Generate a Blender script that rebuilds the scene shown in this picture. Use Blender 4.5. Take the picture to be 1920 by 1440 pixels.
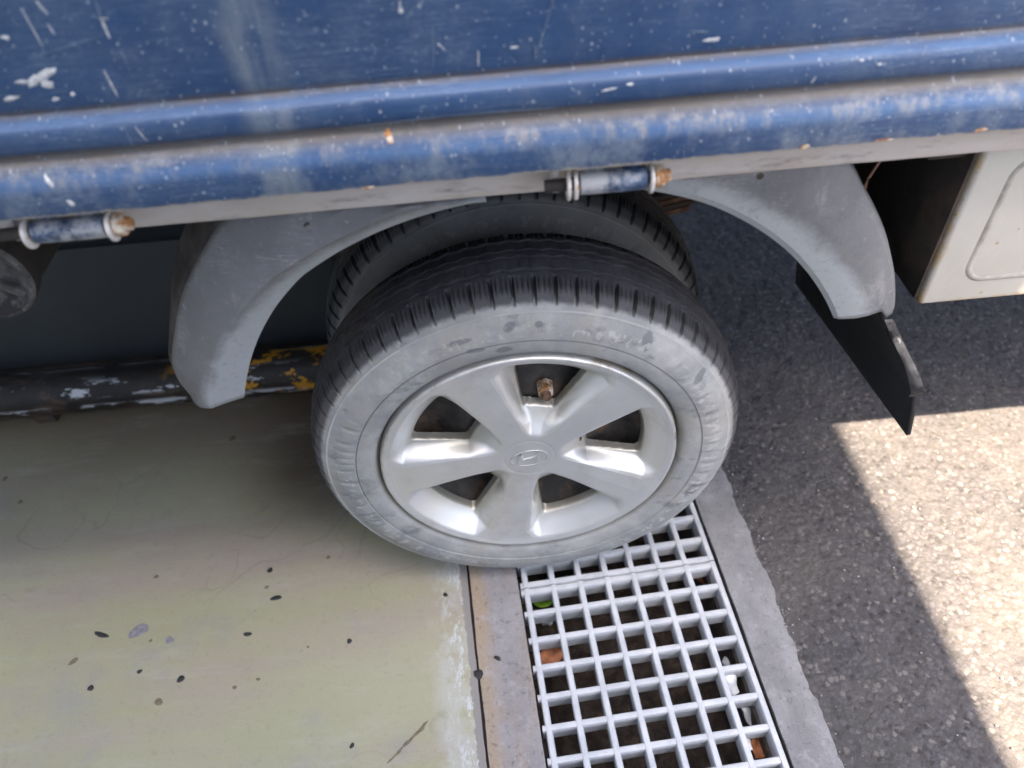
import bpy, bmesh, math, random
import numpy as np
from mathutils import Vector, Matrix
R = math.radians
rng = random.Random(7)
nrng = np.random.default_rng(7)
S = bpy.context.scene
for o in list(bpy.data.objects): bpy.data.objects.remove(o)
C = S.collection

# ------------------------------------------------------------------ camera
cd = bpy.data.cameras.new('camera'); cam = bpy.data.objects.new('camera', cd); C.objects.link(cam); S.camera = cam
YAW, PITCH, ROLL, FPX = .01971, .80444, -.07844, 1410.85
f = Vector((math.sin(YAW)*math.cos(PITCH), math.cos(YAW)*math.cos(PITCH), -math.sin(PITCH)))
r0 = Vector((math.cos(YAW), -math.sin(YAW), 0)); u0 = r0.cross(f)
rr = r0*math.cos(ROLL)+u0*math.sin(ROLL); uu = -r0*math.sin(ROLL)+u0*math.cos(ROLL)
m = Matrix((rr, uu, -f)).transposed().to_4x4(); m.translation = (-.02714, -.60448, 1.06554)
cam.matrix_world = m
cd.sensor_width = 36; cd.lens = 36*FPX/1920; cd.clip_start = .02; cd.clip_end = 500
cd.dof.use_dof = True; cd.dof.focus_distance = .92; cd.dof.aperture_fstop = 3.2
# ------------------------------------------------------------------ light
SUN = Vector((.0, -.466, 1.0)).normalized()
w = bpy.data.worlds.new('World'); S.world = w; w.use_nodes = True
nt = w.node_tree; sky = nt.nodes.new('ShaderNodeTexSky'); sky.sky_type = 'NISHITA'; sky.sun_disc = False
sky.sun_elevation = math.asin(SUN.z); sky.sun_rotation = math.atan2(SUN.x, SUN.y); sky.dust_density = 5.0; sky.air_density = .85
nt.nodes['Background'].inputs[1].default_value = .092
nt.links.new(sky.outputs[0], nt.nodes['Background'].inputs[0])
ld = bpy.data.lights.new('sun', 'SUN'); ld.energy = 5.0; ld.angle = R(.55); ld.color = (1, .81, .61)
sun = bpy.data.objects.new('sun', ld); C.objects.link(sun); sun.rotation_euler = SUN.to_track_quat('Z', 'Y').to_euler()
S.view_settings.view_transform = 'Standard'; S.view_settings.look = 'None'; S.view_settings.gamma = 1
S.view_settings.exposure = 3.02
S.render.engine = 'CYCLES'; S.cycles.max_bounces = 8; S.cycles.diffuse_bounces = 5

# ------------------------------------------------------------------ material helpers
class Mat:
    def __init__(s, name, rough=.6, metal=0., spec=.5):
        s.m = bpy.data.materials.new(name); s.m.use_nodes = True; s.t = s.m.node_tree
        s.b = s.t.nodes['Principled BSDF']; s.b.inputs['Roughness'].default_value = rough
        s.b.inputs['Metallic'].default_value = metal; s.b.inputs['Specular IOR Level'].default_value = spec
        s.co = s.t.nodes.new('ShaderNodeTexCoord').outputs['Object']
    def n(s, typ, **kw):
        x = s.t.nodes.new(typ)
        for k, v in kw.items(): setattr(x, k, v)
        return x
    def put(s, sock, v):
        if isinstance(v, bpy.types.NodeSocket): s.t.links.new(v, sock)
        elif isinstance(v, tuple) and len(v) == 3 and sock.type == 'RGBA': sock.default_value = (*v, 1)
        else: sock.default_value = v
    def vec(s, scale=(1,1,1), rot=(0,0,0), loc=(0,0,0)):
        x = s.n('ShaderNodeMapping'); s.put(x.inputs[0], s.co)
        x.inputs['Scale'].default_value = scale; x.inputs['Rotation'].default_value = rot; x.inputs['Location'].default_value = loc
        return x.outputs[0]
    def noise(s, sc, det=4, rough=.6, vec=None, dist=0., col=False):
        x = s.n('ShaderNodeTexNoise'); s.put(x.inputs['Vector'], vec or s.co)
        x.inputs['Scale'].default_value = sc; x.inputs['Detail'].default_value = det; x.inputs['Roughness'].default_value = rough; x.inputs['Distortion'].default_value = dist
        return x.outputs['Color' if col else 'Fac']
    def vor(s, sc, vec=None, feat='F1', out='Distance', rnd=1.):
        x = s.n('ShaderNodeTexVoronoi', feature=feat); s.put(x.inputs['Vector'], vec or s.co)
        x.inputs['Scale'].default_value = sc; x.inputs['Randomness'].default_value = rnd
        return x.outputs[out]
    def map(s, v, a, b, c=0., d=1., smooth=True):
        x = s.n('ShaderNodeMapRange'); x.interpolation_type = 'SMOOTHSTEP' if smooth else 'LINEAR'
        s.put(x.inputs[0], v)
        for i, q in enumerate((a, b, c, d)): x.inputs[1+i].default_value = q
        return x.outputs[0]
    def math(s, op, a, b=0., c=0.):
        x = s.n('ShaderNodeMath', operation=op); s.put(x.inputs[0], a); s.put(x.inputs[1], b); s.put(x.inputs[2], c); return x.outputs[0]
    def mix(s, fac, a, b, mode='MIX'):
        x = s.n('ShaderNodeMix', data_type='RGBA', blend_type=mode)
        s.put(x.inputs[0], fac); s.put(x.inputs[6], a); s.put(x.inputs[7], b); return x.outputs[2]
    def xyz(s):
        x = s.n('ShaderNodeSeparateXYZ'); s.put(x.inputs[0], s.co); return x.outputs
    def bump(s, h, dist, strength=1.):
        x = s.n('ShaderNodeBump'); x.inputs['Strength'].default_value = strength; x.inputs['Distance'].default_value = dist
        s.put(x.inputs['Height'], h); s.put(s.b.inputs['Normal'], x.outputs[0])
    def col(s, v): s.put(s.b.inputs['Base Color'], v); return s
    def rough(s, v): s.put(s.b.inputs['Roughness'], v); return s

def simple(name, col, rough=.6, metal=0., var=.35, sc=30, bump=0., dirt=None, dsc=8, dlo=.5, dhi=.7):
    M = Mat(name, rough, metal)
    c = M.mix(M.map(M.noise(sc), .3, .7), tuple(x*(1-var) for x in col), tuple(min(1, x*(1+var)) for x in col))
    if dirt: c = M.mix(M.map(M.noise(dsc, 6, .7), dlo, dhi), c, dirt)
    M.col(c)
    if bump: M.bump(M.noise(sc*4, 5), bump)
    return M.m

def blue_paint():
    M = Mat('worn_blue_paint', .42, spec=.4)
    x, y, z = M.xyz()
    c = M.mix(M.map(M.noise(6, 6, .7), .3, .7), (.016, .047, .122), (.026, .068, .158))
    st = M.noise(9, 6, .75, M.vec((3, 3, 60), (0, R(5), 0)))                      # fine horizontal wipe marks
    c = M.mix(M.math('MULTIPLY', M.map(st, .48, .76), .42), c, (.11, .16, .235))
    cl = M.noise(22, 7, .8, M.vec((1, 1, .7)))
    low = M.map(z, .80, .745)                                                     # chalkier towards the sill
    c = M.mix(M.math('MULTIPLY', M.map(cl, .42, .72), M.math('MULTIPLY_ADD', low, .75, .22)), c, (.17, .205, .25))
    # a chalky run of dust down the panel
    run = M.math('MULTIPLY', M.map(M.math('ABSOLUTE', M.math('ADD', M.math('ADD', x, .186), M.math('MULTIPLY', M.math('SUBTRACT', M.noise(25, 3), .5), .03))), .026, .006), M.map(M.noise(40, 5, .7, M.vec((1, 1, .15))), .25, .7))
    c = M.mix(M.math('MULTIPLY', run, .65), c, (.24, .27, .28))
    # sky highlight along the pressing crests, put into the colour as lighter blue
    crest_hl = M.math('MAXIMUM', M.math('MULTIPLY', M.map(z, .8050, .8070), M.map(z, .8115, .809)), M.math('MULTIPLY', M.map(z, .760, .768), M.map(z, .776, .770)))
    c = M.mix(M.math('MULTIPLY', crest_hl, M.map(M.noise(30, 5, .7, M.vec((.4, 1, 1))), .2, .6, .35, .8)), c, (.065, .135, .27))
    # grime settled on the pressed ledges
    n2 = M.noise(45, 6, .7, M.vec((.5, 1, 1)))
    def band(a, b, e=.002):
        return M.math('MULTIPLY', M.map(z, a-e, a+e), M.map(z, b+e, b-e))
    g1 = M.math('MULTIPLY', band(.8115, .8165, .0025), M.map(n2, .2, .55))
    c = M.mix(M.math('MULTIPLY', g1, .85), c, (.10, .085, .07))
    g2 = M.math('MULTIPLY', band(.7775, .786, .003), M.map(n2, .1, .45))
    c = M.mix(M.math('MULTIPLY', g2, .9), c, (.17, .15, .125))
    g3 = M.math('MULTIPLY', band(.764, .779, .006), M.map(M.noise(70, 5, .7, M.vec((1, 1, .25))), .45, .7))
    c = M.mix(M.math('MULTIPLY', g3, .8), c, (.25, .245, .235))
    # stone chips
    for sc, th, k in ((95, .10, .84), (45, .04, .78), (170, .14, .76), (330, .16, .74)):
        v = M.n('ShaderNodeTexVoronoi'); M.put(v.inputs['Vector'], M.vec((1, .2, .8))); v.inputs['Scale'].default_value = sc
        keep = M.map(M.math('FRACT', M.math('MULTIPLY', v.outputs['Color'], 7.3)), k, k+.05)
        d = M.math('ADD', v.outputs['Distance'], M.math('MULTIPLY', M.noise(260, 2), .1))
        c = M.mix(M.math('MULTIPLY', M.math('MULTIPLY', M.map(d, th+.09, th+.02), keep), .75), c, (.40, .44, .46))
    # bare edge along the sill
    ed = M.map(M.math('ADD', z, M.math('MULTIPLY', M.noise(60, 5, .7, M.vec((1, 1, .3))), -.010)), .7385, .7365)
    c = M.mix(M.math('MULTIPLY', ed, .8), c, (.38, .34, .27))
    rs = M.map(M.math('ADD', z, M.math('MULTIPLY', M.noise(18, 5, .7), -.03)), .7215, .7195)
    c = M.mix(rs, c, (.30, .15, .05))
    # hairline scratches
    for rot, s in (((0, R(62), 0), 14), ((0, R(-12), 0), 20), ((0, R(100), 0), 11), ((0, R(4), 0), 30), ((0, R(-35), 0), 17)):
        h = M.noise(s, 2, .4, M.vec((1, 1, 42), rot))
        mk = M.math('MULTIPLY', M.map(M.math('ABSOLUTE', M.math('SUBTRACT', h, .5)), .006, .001), M.map(M.noise(9, 3), .42, .56))
        c = M.mix(M.math('MULTIPLY', mk, .45), c, (.28, .34, .42))
    M.col(c); M.rough(M.map(cl, .3, .8, .34, .6, False)); M.bump(M.noise(160, 4), .0004)
    return M.m

def rail_paint():
    M = Mat('dusty_grey_steel', .55)
    c = M.mix(M.map(M.noise(5, 5, .6, M.vec((1, 3, 3))), .35, .65), (.45, .405, .36), (.53, .505, .49))
    c = M.mix(M.math('MULTIPLY', M.map(M.noise(14, 6, .7, M.vec((1, 4, 4))), .52, .72), .8), c, (.16, .15, .16))
    c = M.mix(M.map(M.noise(60, 5), .66, .75), c, (.28, .17, .09))
    M.col(c); M.bump(M.noise(120), .0005); return M.m

def plastic():
    M = Mat('weathered_grey_plastic', .62, spec=.4)
    x, y, z = M.xyz()
    c = M.mix(M.map(M.noise(7, 6, .65), .3, .7), (.125, .128, .136), (.185, .19, .198))
    rad = M.math('SQRT', M.math('ADD', M.math('POWER', M.math('SUBTRACT', x, .008), 2.), M.math('POWER', M.math('SUBTRACT', z, .284), 2.)))
    pale = M.map(M.math('SUBTRACT', M.math('ADD', rad, M.math('MULTIPLY', M.math('SUBTRACT', M.noise(22, 6, .75), .5), .035)), M.map(x, -.15, .15, -.020, .004)), .442, .422)
    c = M.mix(M.math('MULTIPLY', pale, .75), c, (.38, .41, .425))  # pale lips: wear on the right, side light painted in on the left
    c = M.mix(M.math('MULTIPLY', M.map(M.noise(26, 6, .75, M.vec((1, 1, .4))), .56, .72), .5), c, (.33, .33, .33))
    c = M.mix(M.math('MULTIPLY', M.map(M.noise(11, 6, .7), .58, .75), .5), c, (.12, .105, .09))
    for rot, k in (((0, R(40), 0), 22), ((0, R(-50), 0), 26), ((0, R(85), 0), 18)):
        h = M.noise(k, 2, .4, M.vec((1, 1, 22), rot)); mk = M.math('MULTIPLY', M.map(M.math('ABSOLUTE', M.math('SUBTRACT', h, .5)), .012, .002), M.map(M.noise(13, 3), .5, .6))
        c = M.mix(M.math('MULTIPLY', mk, .4), c, (.42, .43, .43))
    c = M.mix(M.math('MULTIPLY', M.map(M.noise(140, 5, .75), .55, .7), .35), c, (.09, .085, .08))
    c = M.mix(M.math('MULTIPLY', M.map(M.noise(75, 6, .8, M.vec((1, 1, 1), (0, 0, 0), (4, 1, 2))), .58, .7), .4), c, (.40, .40, .39))
    M.col(c); M.rough(M.map(M.noise(20), .3, .7, .5, .75)); M.bump(M.noise(220, 3), .0003); return M.m

def rubber(name='dusty_tyre_rubber', dust=1.):
    M = Mat(name, .75, spec=.3)
    x, y, z = M.xyz()
    rad = M.math('SQRT', M.math('ADD', M.math('POWER', x, 2.), M.math('POWER', z, 2.)))
    n = M.noise(14, 6, .65)
    base = M.mix(M.map(M.noise(40), .3, .7), (.028, .029, .033), (.046, .047, .052))
    lim = M.math('ADD', rad, M.math('MULTIPLY', M.math('SUBTRACT', M.noise(90, 5, .75), .5), .006))
    side = M.math('MULTIPLY', M.map(lim, .2690, .2630), M.map(y, .06, .03))
    side2 = M.math('MULTIPLY', M.map(lim, .2745, .2685), M.map(y, .09, .12))
    dusty = M.mix(M.map(n, .3, .7), (.27, .285, .292), (.47, .478, .465))
    dusty = M.mix(M.math('MULTIPLY', M.map(M.noise(9, 6, .7), .46, .68), .6), dusty, (.34, .315, .26))
    dusty = M.mix(M.math('MULTIPLY', M.map(M.noise(20, 5, .65, M.vec((1, 1, 1.5), (0, 0, 0), (3.1, 0, 1.7))), .54, .68), .6), dusty, (.11, .12, .13))
    ring = M.map(M.math('ABSOLUTE', M.math('SUBTRACT', rad, .2225)), .0012, .0004)
    dusty = M.mix(M.math('MULTIPLY', ring, .5), dusty, (.13, .13, .13))
    for (sx, sz, ra, rb, rot) in ((-.021, .2121, .011, .006, 10), (-.0133, .2449, .008, .006, 40), (.1377, .2042, .007, .014, -10), (.2239, -.0808, .022, .010, 60), (-.0531, .2162, .013, .004, 5), (.0182, .2449, .005, .004, 0), (-.0692, .2302, .016, .004, 12), (.205, .14, .006, .012, -30)):
        c_, s_ = math.cos(R(rot)), math.sin(R(rot)); ex, ez = M.math('SUBTRACT', x, sx), M.math('SUBTRACT', z, sz)
        p = M.math('ADD', M.math('MULTIPLY', ex, c_/ra), M.math('MULTIPLY', ez, s_/ra)); q = M.math('ADD', M.math('MULTIPLY', ex, -s_/rb), M.math('MULTIPLY', ez, c_/rb))
        e = M.math('ADD', M.math('ADD', M.math('MULTIPLY', p, p), M.math('MULTIPLY', q, q)), M.math('MULTIPLY', M.noise(90, 4), 1.2))
        dusty = M.mix(M.math('MULTIPLY', M.map(e, 1.75, 1.1), .65), dusty, (.10, .115, .13))
    cb = M.n('ShaderNodeCombineXYZ'); M.put(cb.inputs[0], M.math('MULTIPLY', M.math('ARCTAN2', z, x), 26.)); M.put(cb.inputs[1], M.math('MULTIPLY', rad, 60.))
    lett = M.math('MULTIPLY', M.math('MULTIPLY', M.map(rad, .229, .232), M.map(rad, .2475, .2445)), M.map(M.noise(1.0, 3, .6, cb.outputs[0]), .52, .60))
    dusty = M.mix(M.math('MULTIPLY', M.math('MULTIPLY', lett, M.map(M.noise(5, 3), .40, .56)), .6), dusty, (.60, .60, .575))
    rdg = M.map(M.math('ABSOLUTE', M.math('SUBTRACT', rad, .2590)), .0016, .0005)
    dusty = M.mix(M.math('MULTIPLY', rdg, M.map(M.noise(11, 4), .35, .6, .1, .7)), dusty, (.62, .62, .60))
    bead = M.map(rad, .203, .194)
    dusty = M.mix(M.math('MULTIPLY', bead, .6), dusty, (.27, .235, .17))
    c = M.mix(M.math('MULTIPLY', M.math('ADD', side, side2), dust), base, dusty)
    edge = M.math('MULTIPLY', M.map(lim, .2775, .2725), M.map(y, .030, .018))
    c = M.mix(M.math('MULTIPLY', edge, .3), c, (.17, .17, .175))
    M.col(c); M.bump(M.math('ADD', M.noise(150, 5), M.math('MULTIPLY', M.noise(24, 5), 1.5)), .0007); return M.m

def silver():
    M = Mat('silver_wheel_paint', .36, .0)
    M.b.inputs['Metallic'].default_value = .66
    c = M.mix(M.map(M.noise(5, 4), .3, .7), (.60, .61, .605), (.70, .705, .695))
    c = M.mix(M.math('MULTIPLY', M.map(M.noise(12, 6, .7), .5, .72), .35), c, (.40, .38, .31))
    x, y, z = M.xyz()
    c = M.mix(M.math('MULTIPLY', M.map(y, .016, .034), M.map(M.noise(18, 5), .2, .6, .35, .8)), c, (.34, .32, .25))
    rad = M.math('SQRT', M.math('ADD', M.math('POWER', x, 2.), M.math('POWER', z, 2.)))
    c = M.mix(M.math('MULTIPLY', M.map(rad, .187, .1915), M.map(M.noise(16, 5), .52, .66)), c, (.36, .30, .20))
    M.col(c); M.rough(M.map(M.noise(30, 3), .3, .7, .36, .46)); M.bump(M.noise(90, 2), .0001); return M.m

def slab_paint():
    M = Mat('worn_painted_concrete', .62, spec=.35)
    x, y, z = M.xyz()
    n = M.noise(2.2, 5, .6, M.vec((.6, 1.4, 1)))
    c = M.mix(M.map(n, .3, .7), (.295, .290, .168), (.335, .328, .228))
    c = M.mix(M.map(M.noise(3.1, 6, .65, M.vec((.5, 2.2, 1), (0, 0, R(8)))), .40, .66), c, (.315, .275, .225))
    c = M.mix(M.math('MULTIPLY', M.map(M.noise(5, 6, .7, M.vec((1, 1, 1), (0, 0, 0), (3, 2, 1))), .52, .7), .6), c, (.25, .25, .24))
    c = M.mix(M.math('MULTIPLY', M.map(M.math('ADD', y, M.math('MULTIPLY', M.noise(4, 5), .25)), .24, .62), .75), c, (.15, .115, .08))   # browner and darker towards the pipe
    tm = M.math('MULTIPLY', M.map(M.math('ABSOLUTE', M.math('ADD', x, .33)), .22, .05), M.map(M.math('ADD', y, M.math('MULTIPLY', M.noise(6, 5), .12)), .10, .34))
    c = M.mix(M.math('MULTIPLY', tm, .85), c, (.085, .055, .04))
    for sc, l in ((4.3, (0, 0, 0)), (6.5, (5, 3, 0))):                                   # dried water outlines
        k = M.noise(sc, 2, .4, M.vec((1, 1, 1), (0, 0, 0), l))
        c = M.mix(M.math('MULTIPLY', M.math('MULTIPLY', M.map(M.math('ABSOLUTE', M.math('SUBTRACT', k, .57)), .006, .001), M.map(M.noise(2.5, 2), .45, .6)), .28), c, (.15, .14, .10))
    c = M.mix(M.math('MULTIPLY', M.map(M.noise(110, 4, .7), .56, .72), .3), c, (.15, .15, .12))
    c = M.mix(M.math('MULTIPLY', M.map(M.noise(420, 3, .7), .5, .68), .22), c, (.42, .41, .34))
    c = M.mix(M.math('MULTIPLY', M.map(M.noise(16, 7, .75, M.vec((.35, 1.6, 1), (0, 0, R(12)))), .5, .7), .3), c, (.40, .395, .33))
    c = M.mix(M.math('MULTIPLY', M.map(M.noise(26, 7, .8), .56, .7), .25), c, (.17, .155, .12))
    # paint flaking off along the joint
    gx = M.math('ADD', M.math('MULTIPLY', M.math('ADD', x, .01858), math.cos(.056)), M.math('MULTIPLY', M.math('ADD', y, .0205), math.sin(.056)))
    e = M.math('ADD', gx, M.math('MULTIPLY', M.math('SUBTRACT', M.noise(38, 6, .75), .5), .02))
    c = M.mix(M.math('MULTIPLY', M.math('MULTIPLY', M.map(e, -.165, -.135), M.map(M.noise(9, 5, .7), .42, .56)), .45), c, (.44, .45, .45))
    c = M.mix(M.math('MULTIPLY', M.map(e, -.150, -.104), M.map(M.noise(42, 7, .8, M.vec((1.4, .6, 1))), .50, .60)), c, (.50, .53, .54))
    c = M.mix(M.map(e, -.1005, -.0985), c, (.235, .22, .205))
    M.col(c); M.bump(M.math('ADD', M.noise(60, 6, .7), M.math('MULTIPLY', M.map(e, -.1005, -.0985), -1.5)), .0006); return M.m

def concrete(name, a, b, stain, tan=False):
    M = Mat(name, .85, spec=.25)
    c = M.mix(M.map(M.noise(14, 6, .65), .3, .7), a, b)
    c = M.mix(M.math('MULTIPLY', M.map(M.noise(6, 6, .7, M.vec((2.2, .5, 1))), .45, .7), .7), c, stain)
    if tan:                                                                          # rust-tan seepage along the joint
        x, y, z = M.xyz(); g = M.math('ADD', M.math('MULTIPLY', M.math('ADD', x, .01858), math.cos(.056)), M.math('MULTIPLY', M.math('ADD', y, .0205), math.sin(.056)))
        g = M.math('ADD', g, M.math('MULTIPLY', M.math('SUBTRACT', M.noise(14, 5, .7), .5), .05))
        c = M.mix(M.math('MULTIPLY', M.map(g, -.052, -.080), .75), c, (.33, .25, .16))
    c = M.mix(M.math('MULTIPLY', M.map(M.noise(90, 5, .7), .54, .68), .6), c, tuple(v*.5 for v in a))
    c = M.mix(M.math('MULTIPLY', M.map(M.noise(38, 7, .8), .52, .66), .45), c, tuple(min(1, v*1.35) for v in b))
    c = M.mix(M.math('MULTIPLY', M.map(M.vor(220), .25, .05), .4), c, tuple(min(1, v*1.5) for v in b))
    M.col(c); M.bump(M.math('ADD', M.noise(70, 6, .7), M.math('MULTIPLY', M.noise(300, 3), .4)), .0016); return M.m

def asphalt():
    M = Mat('dusty_asphalt', .95, spec=.12)
    vm = M.n('ShaderNodeVectorMath', operation='MULTIPLY_ADD'); M.put(vm.inputs[0], M.noise(150, 3, .6, col=True)); vm.inputs[1].default_value = (.008, .008, .008); M.put(vm.inputs[2], M.co)
    vc = M.n('ShaderNodeTexVoronoi'); M.put(vc.inputs['Vector'], vm.outputs[0]); vc.inputs['Scale'].default_value = 140
    sep = M.n('ShaderNodeSeparateColor'); M.put(sep.inputs[0], vc.outputs['Color'])
    c = M.mix(M.map(sep.outputs[0], 0, 1, 0, 1, False), (.056, .055, .060), (.086, .084, .090))
    c = M.mix(M.map(sep.outputs[1], .84, .94), c, (.135, .127, .122))
    c = M.mix(M.map(sep.outputs[2], .84, .95), c, (.040, .039, .041))
    c = M.mix(M.map(vc.outputs['Distance'], .40, .75), c, (.060, .058, .060))
    c = M.mix(M.math('MULTIPLY', M.map(M.noise(4, 5, .6), .4, .7), .35), c, (.125, .117, .108))
    c = M.mix(M.math('MULTIPLY', M.map(M.noise(45, 5, .7), .54, .68), .6), c, (.040, .039, .041))
    M.col(c)
    h = M.math('ADD', M.math('MULTIPLY', vc.outputs['Distance'], -1.), M.math('ADD', M.math('MULTIPLY', sep.outputs[0], .5), M.math('MULTIPLY', M.noise(40, 5, .7), 2.2)))
    M.bump(h, .003, .7); return M.m

def pipe_paint():
    M = Mat('peeling_pipe_paint', .5)
    x, y, z = M.xyz()
    v = M.vec((.5, 1.6, 1.6))
    c = M.mix(M.map(M.noise(16, 5), .3, .7), (.012, .011, .011), (.035, .028, .025))
    c = M.mix(M.map(M.noise(8, 6, .7, v), .55, .62), c, (.085, .055, .038))
    ny = M.noise(17, 6, .75, M.vec((.7, 1.2, 1.2), (0, 0, 0), (2.3, 0, 0)))
    c = M.mix(M.math('MULTIPLY', M.map(ny, .53, .545), M.map(M.math('ADD', x, M.math('MULTIPLY', M.noise(9), .3)), .56, .70)), c, (.62, .30, .02))
    nw = M.noise(13, 6, .72, M.vec((.55, 2.2, 2.2), (0, 0, 0), (.4, .1, .3)))
    nb = M.map(M.math('ABSOLUTE', M.math('SUBTRACT', M.math('ABSOLUTE', M.math('SUBTRACT', z, .060)), .020)), .016, .006)
    c = M.mix(M.math('MULTIPLY', M.map(nw, .535, .545), nb), c, (.60, .63, .67))
    M.col(c); M.bump(nw, .002, .6); return M.m

def box_paint():
    M = Mat('grimy_white_paint', .5)
    x, y, z = M.xyz()
    c = M.mix(M.map(M.noise(6, 5), .3, .7), (.43, .415, .37), (.51, .495, .455))
    c = M.mix(M.math('MULTIPLY', M.map(M.noise(11, 6, .7, M.vec((1, 1, 2))), .5, .72), .5), c, (.45, .43, .38))
    edge = M.map(M.math('ADD', M.math('MINIMUM', M.math('SUBTRACT', z, .482), M.math('SUBTRACT', x, .454)), M.math('MULTIPLY', M.noise(40, 6, .7), -.03)), -.010, -.018)
    c = M.mix(edge, c, (.46, .33, .16))
    c = M.mix(M.map(M.vor(38), .10, .05), c, (.40, .29, .17))
    M.col(c); M.bump(M.noise(40), .0006); return M.m

BLUE = blue_paint(); RAIL = rail_paint(); PLASTIC = plastic(); RUBBER = rubber(); RUBBER2 = rubber('shaded_inner_tyre_rubber', .42); SILVER = silver()  # RUBBER2 darkens the inner tyre: arch shade put into its colour
SLAB = slab_paint(); ASPH = asphalt(); PIPE = pipe_paint(); BOXP = box_paint()
CONC_L = concrete('stained_concrete', (.22, .21, .21), (.29, .28, .285), (.30, .23, .16), True)
CONC_R = concrete('pale_concrete', (.175, .175, .182), (.24, .24, .248), (.145, .14, .14))
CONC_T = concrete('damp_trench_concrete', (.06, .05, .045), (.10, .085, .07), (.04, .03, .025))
def frp():
    M = Mat('pale_grey_grating_resin', .42)
    c = M.mix(M.map(M.noise(25, 5, .65), .3, .7), (.41, .43, .455), (.52, .535, .555))
    c = M.mix(M.math('MULTIPLY', M.map(M.noise(40, 6, .75), .56, .72), .45), c, (.36, .35, .32))
    M.col(c); M.bump(M.noise(150, 4), .0006); return M.m
FRP = frp()
BEADM = simple('shaded_pressing', (.30, .285, .25), .7, 0, .25, 40, .0004, (.42, .40, .36), 14, .45, .65)  # darker bead colour paints in the shade of a pressed groove
LINER = simple('dark_brown_liner', (.050, .043, .038), .9, 0, .45, 30, .002, (.11, .095, .08), 20, .52, .68)  # dark brown, mottled with a paler brown
CAPM = simple('dusty_cap_plastic', (.10, .095, .092), .75, 0, .5, 45, .001, (.03, .027, .026), 26, .5, .6)
HINGE = simple('chipped_blue_hinge_paint', (.045, .085, .17), .5, 0, .45, 60, .0005, (.33, .34, .35), 30, .44, .6)
FLAP = simple('black_rubber_sheet', (.010, .010, .010), .9, 0, .3, 20, .0006, (.05, .048, .045), 7, .6, .8)
DARKSTEEL = simple('dirty_chassis_steel', (.035, .029, .025), .75, 0, .4, 14, .001, (.08, .055, .04), 9, .5, .7)
RUSTY = simple('rusty_steel', (.12, .065, .04), .85, 0, .4, 60, .001, (.20, .13, .09), 40, .5, .65)
RUSTB = simple('rusted_bolt', (.36, .17, .06), .8, 0, .4, 120, .0008, (.60, .54, .44), 110, .44, .58)
WASH = simple('pale_washer', (.58, .56, .53), .5, 0, .2, 90, .0004, (.36, .22, .11), 80, .55, .68)
BRAKE = simple('brown_hub_steel', (.065, .058, .052), .7, .2, .35, 40, .0006, (.17, .11, .07), 22, .5, .66)
WALLM = simple('dark_slate_wall_paint', (.040, .047, .052), .6, 0, .15, 3, .0008)
CANOPY = simple('white_canopy_sheet', (.72, .72, .70), .6, 0, .08, 2)
POSTM = simple('grey_post_paint', (.3, .31, .32), .5, 0, .15, 6)
CHIP = simple('bare_primer', (.52, .54, .54), .7, 0, .25, 200)
CHIPF = simple('faint_scuffed_paint', (.14, .19, .27), .6, 0, .25, 150)
SPOTM = simple('black_tar_spot', (.012, .012, .014), .6, 0, .3, 200)
SPOTG = simple('grey_worn_spot', (.20, .19, .21), .8, 0, .25, 150)
SPOTB = simple('brown_stain_spot', (.15, .125, .08), .8, 0, .25, 150)
LEAFB = simple('dry_orange_leaf', (.42, .17, .08), .7, 0, .35, 90)
LEAFG = simple('fresh_green_leaf', (.22, .42, .03), .55, 0, .35, 90)
SCRAP = simple('white_plastic_scrap', (.72, .76, .82), .4, 0, .08, 40)
SILT = simple('dark_drain_silt', (.045, .033, .026), .95, 0, .5, 60, .004, (.11, .08, .055), 30, .55, .7)
STONE = simple('grey_pebble', (.27, .26, .26), .8, 0, .4, 60)

# ------------------------------------------------------------------ mesh helpers
def mesh(name, V, F, mat, parent=None, smooth=None):
    me = bpy.data.meshes.new(name); me.from_pydata([tuple(map(float, v)) for v in V], [], [tuple(map(int, q)) for q in F])
    return link(name, me, mat, parent, smooth)
def link(name, me, mat, parent=None, smooth=None):
    me.materials.append(mat); me.validate(); me.update()
    if smooth is not None:
        me.shade_smooth(); me.set_sharp_from_angle(angle=R(smooth))
    o = bpy.data.objects.new(name, me); C.objects.link(o)
    if parent: o.parent = parent
    return o
def frombm(name, bm, mat, parent=None, smooth=None):
    bmesh.ops.recalc_face_normals(bm, faces=bm.faces)
    me = bpy.data.meshes.new(name); bm.to_mesh(me); bm.free(); return link(name, me, mat, parent, smooth)
def box(bm, a, b, bev=0., seg=2, M=None):
    x = bmesh.ops.create_cube(bm, size=1)['verts']
    for v in x: v.co = Vector([a[i]+(v.co[i]+.5)*(b[i]-a[i]) for i in range(3)])
    if bev:
        es = list({e for v in x for e in v.link_edges})
        rs = bmesh.ops.bevel(bm, geom=es, offset=bev, segments=seg, affect='EDGES', profile=.5)
        x = list({v for v in rs['verts']} | {v for v in x if v.is_valid})
    if M is not None: bmesh.ops.transform(bm, matrix=M, verts=[v for v in x if v.is_valid])
    return bm
def boxo(name, a, b, mat, parent=None, bev=0., seg=2, smooth=35):
    return frombm(name, box(bmesh.new(), a, b, bev, seg), mat, parent, smooth)
def grid_faces(nu, nv, cu=False, cv=False, off=0):
    F = []
    for i in range(nu if cu else nu-1):
        for j in range(nv if cv else nv-1):
            a, b = i*nv+j, ((i+1) % nu)*nv+j
            F.append((a+off, b+off, ((i+1) % nu)*nv+(j+1) % nv+off, i*nv+(j+1) % nv+off))
    return F
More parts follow.
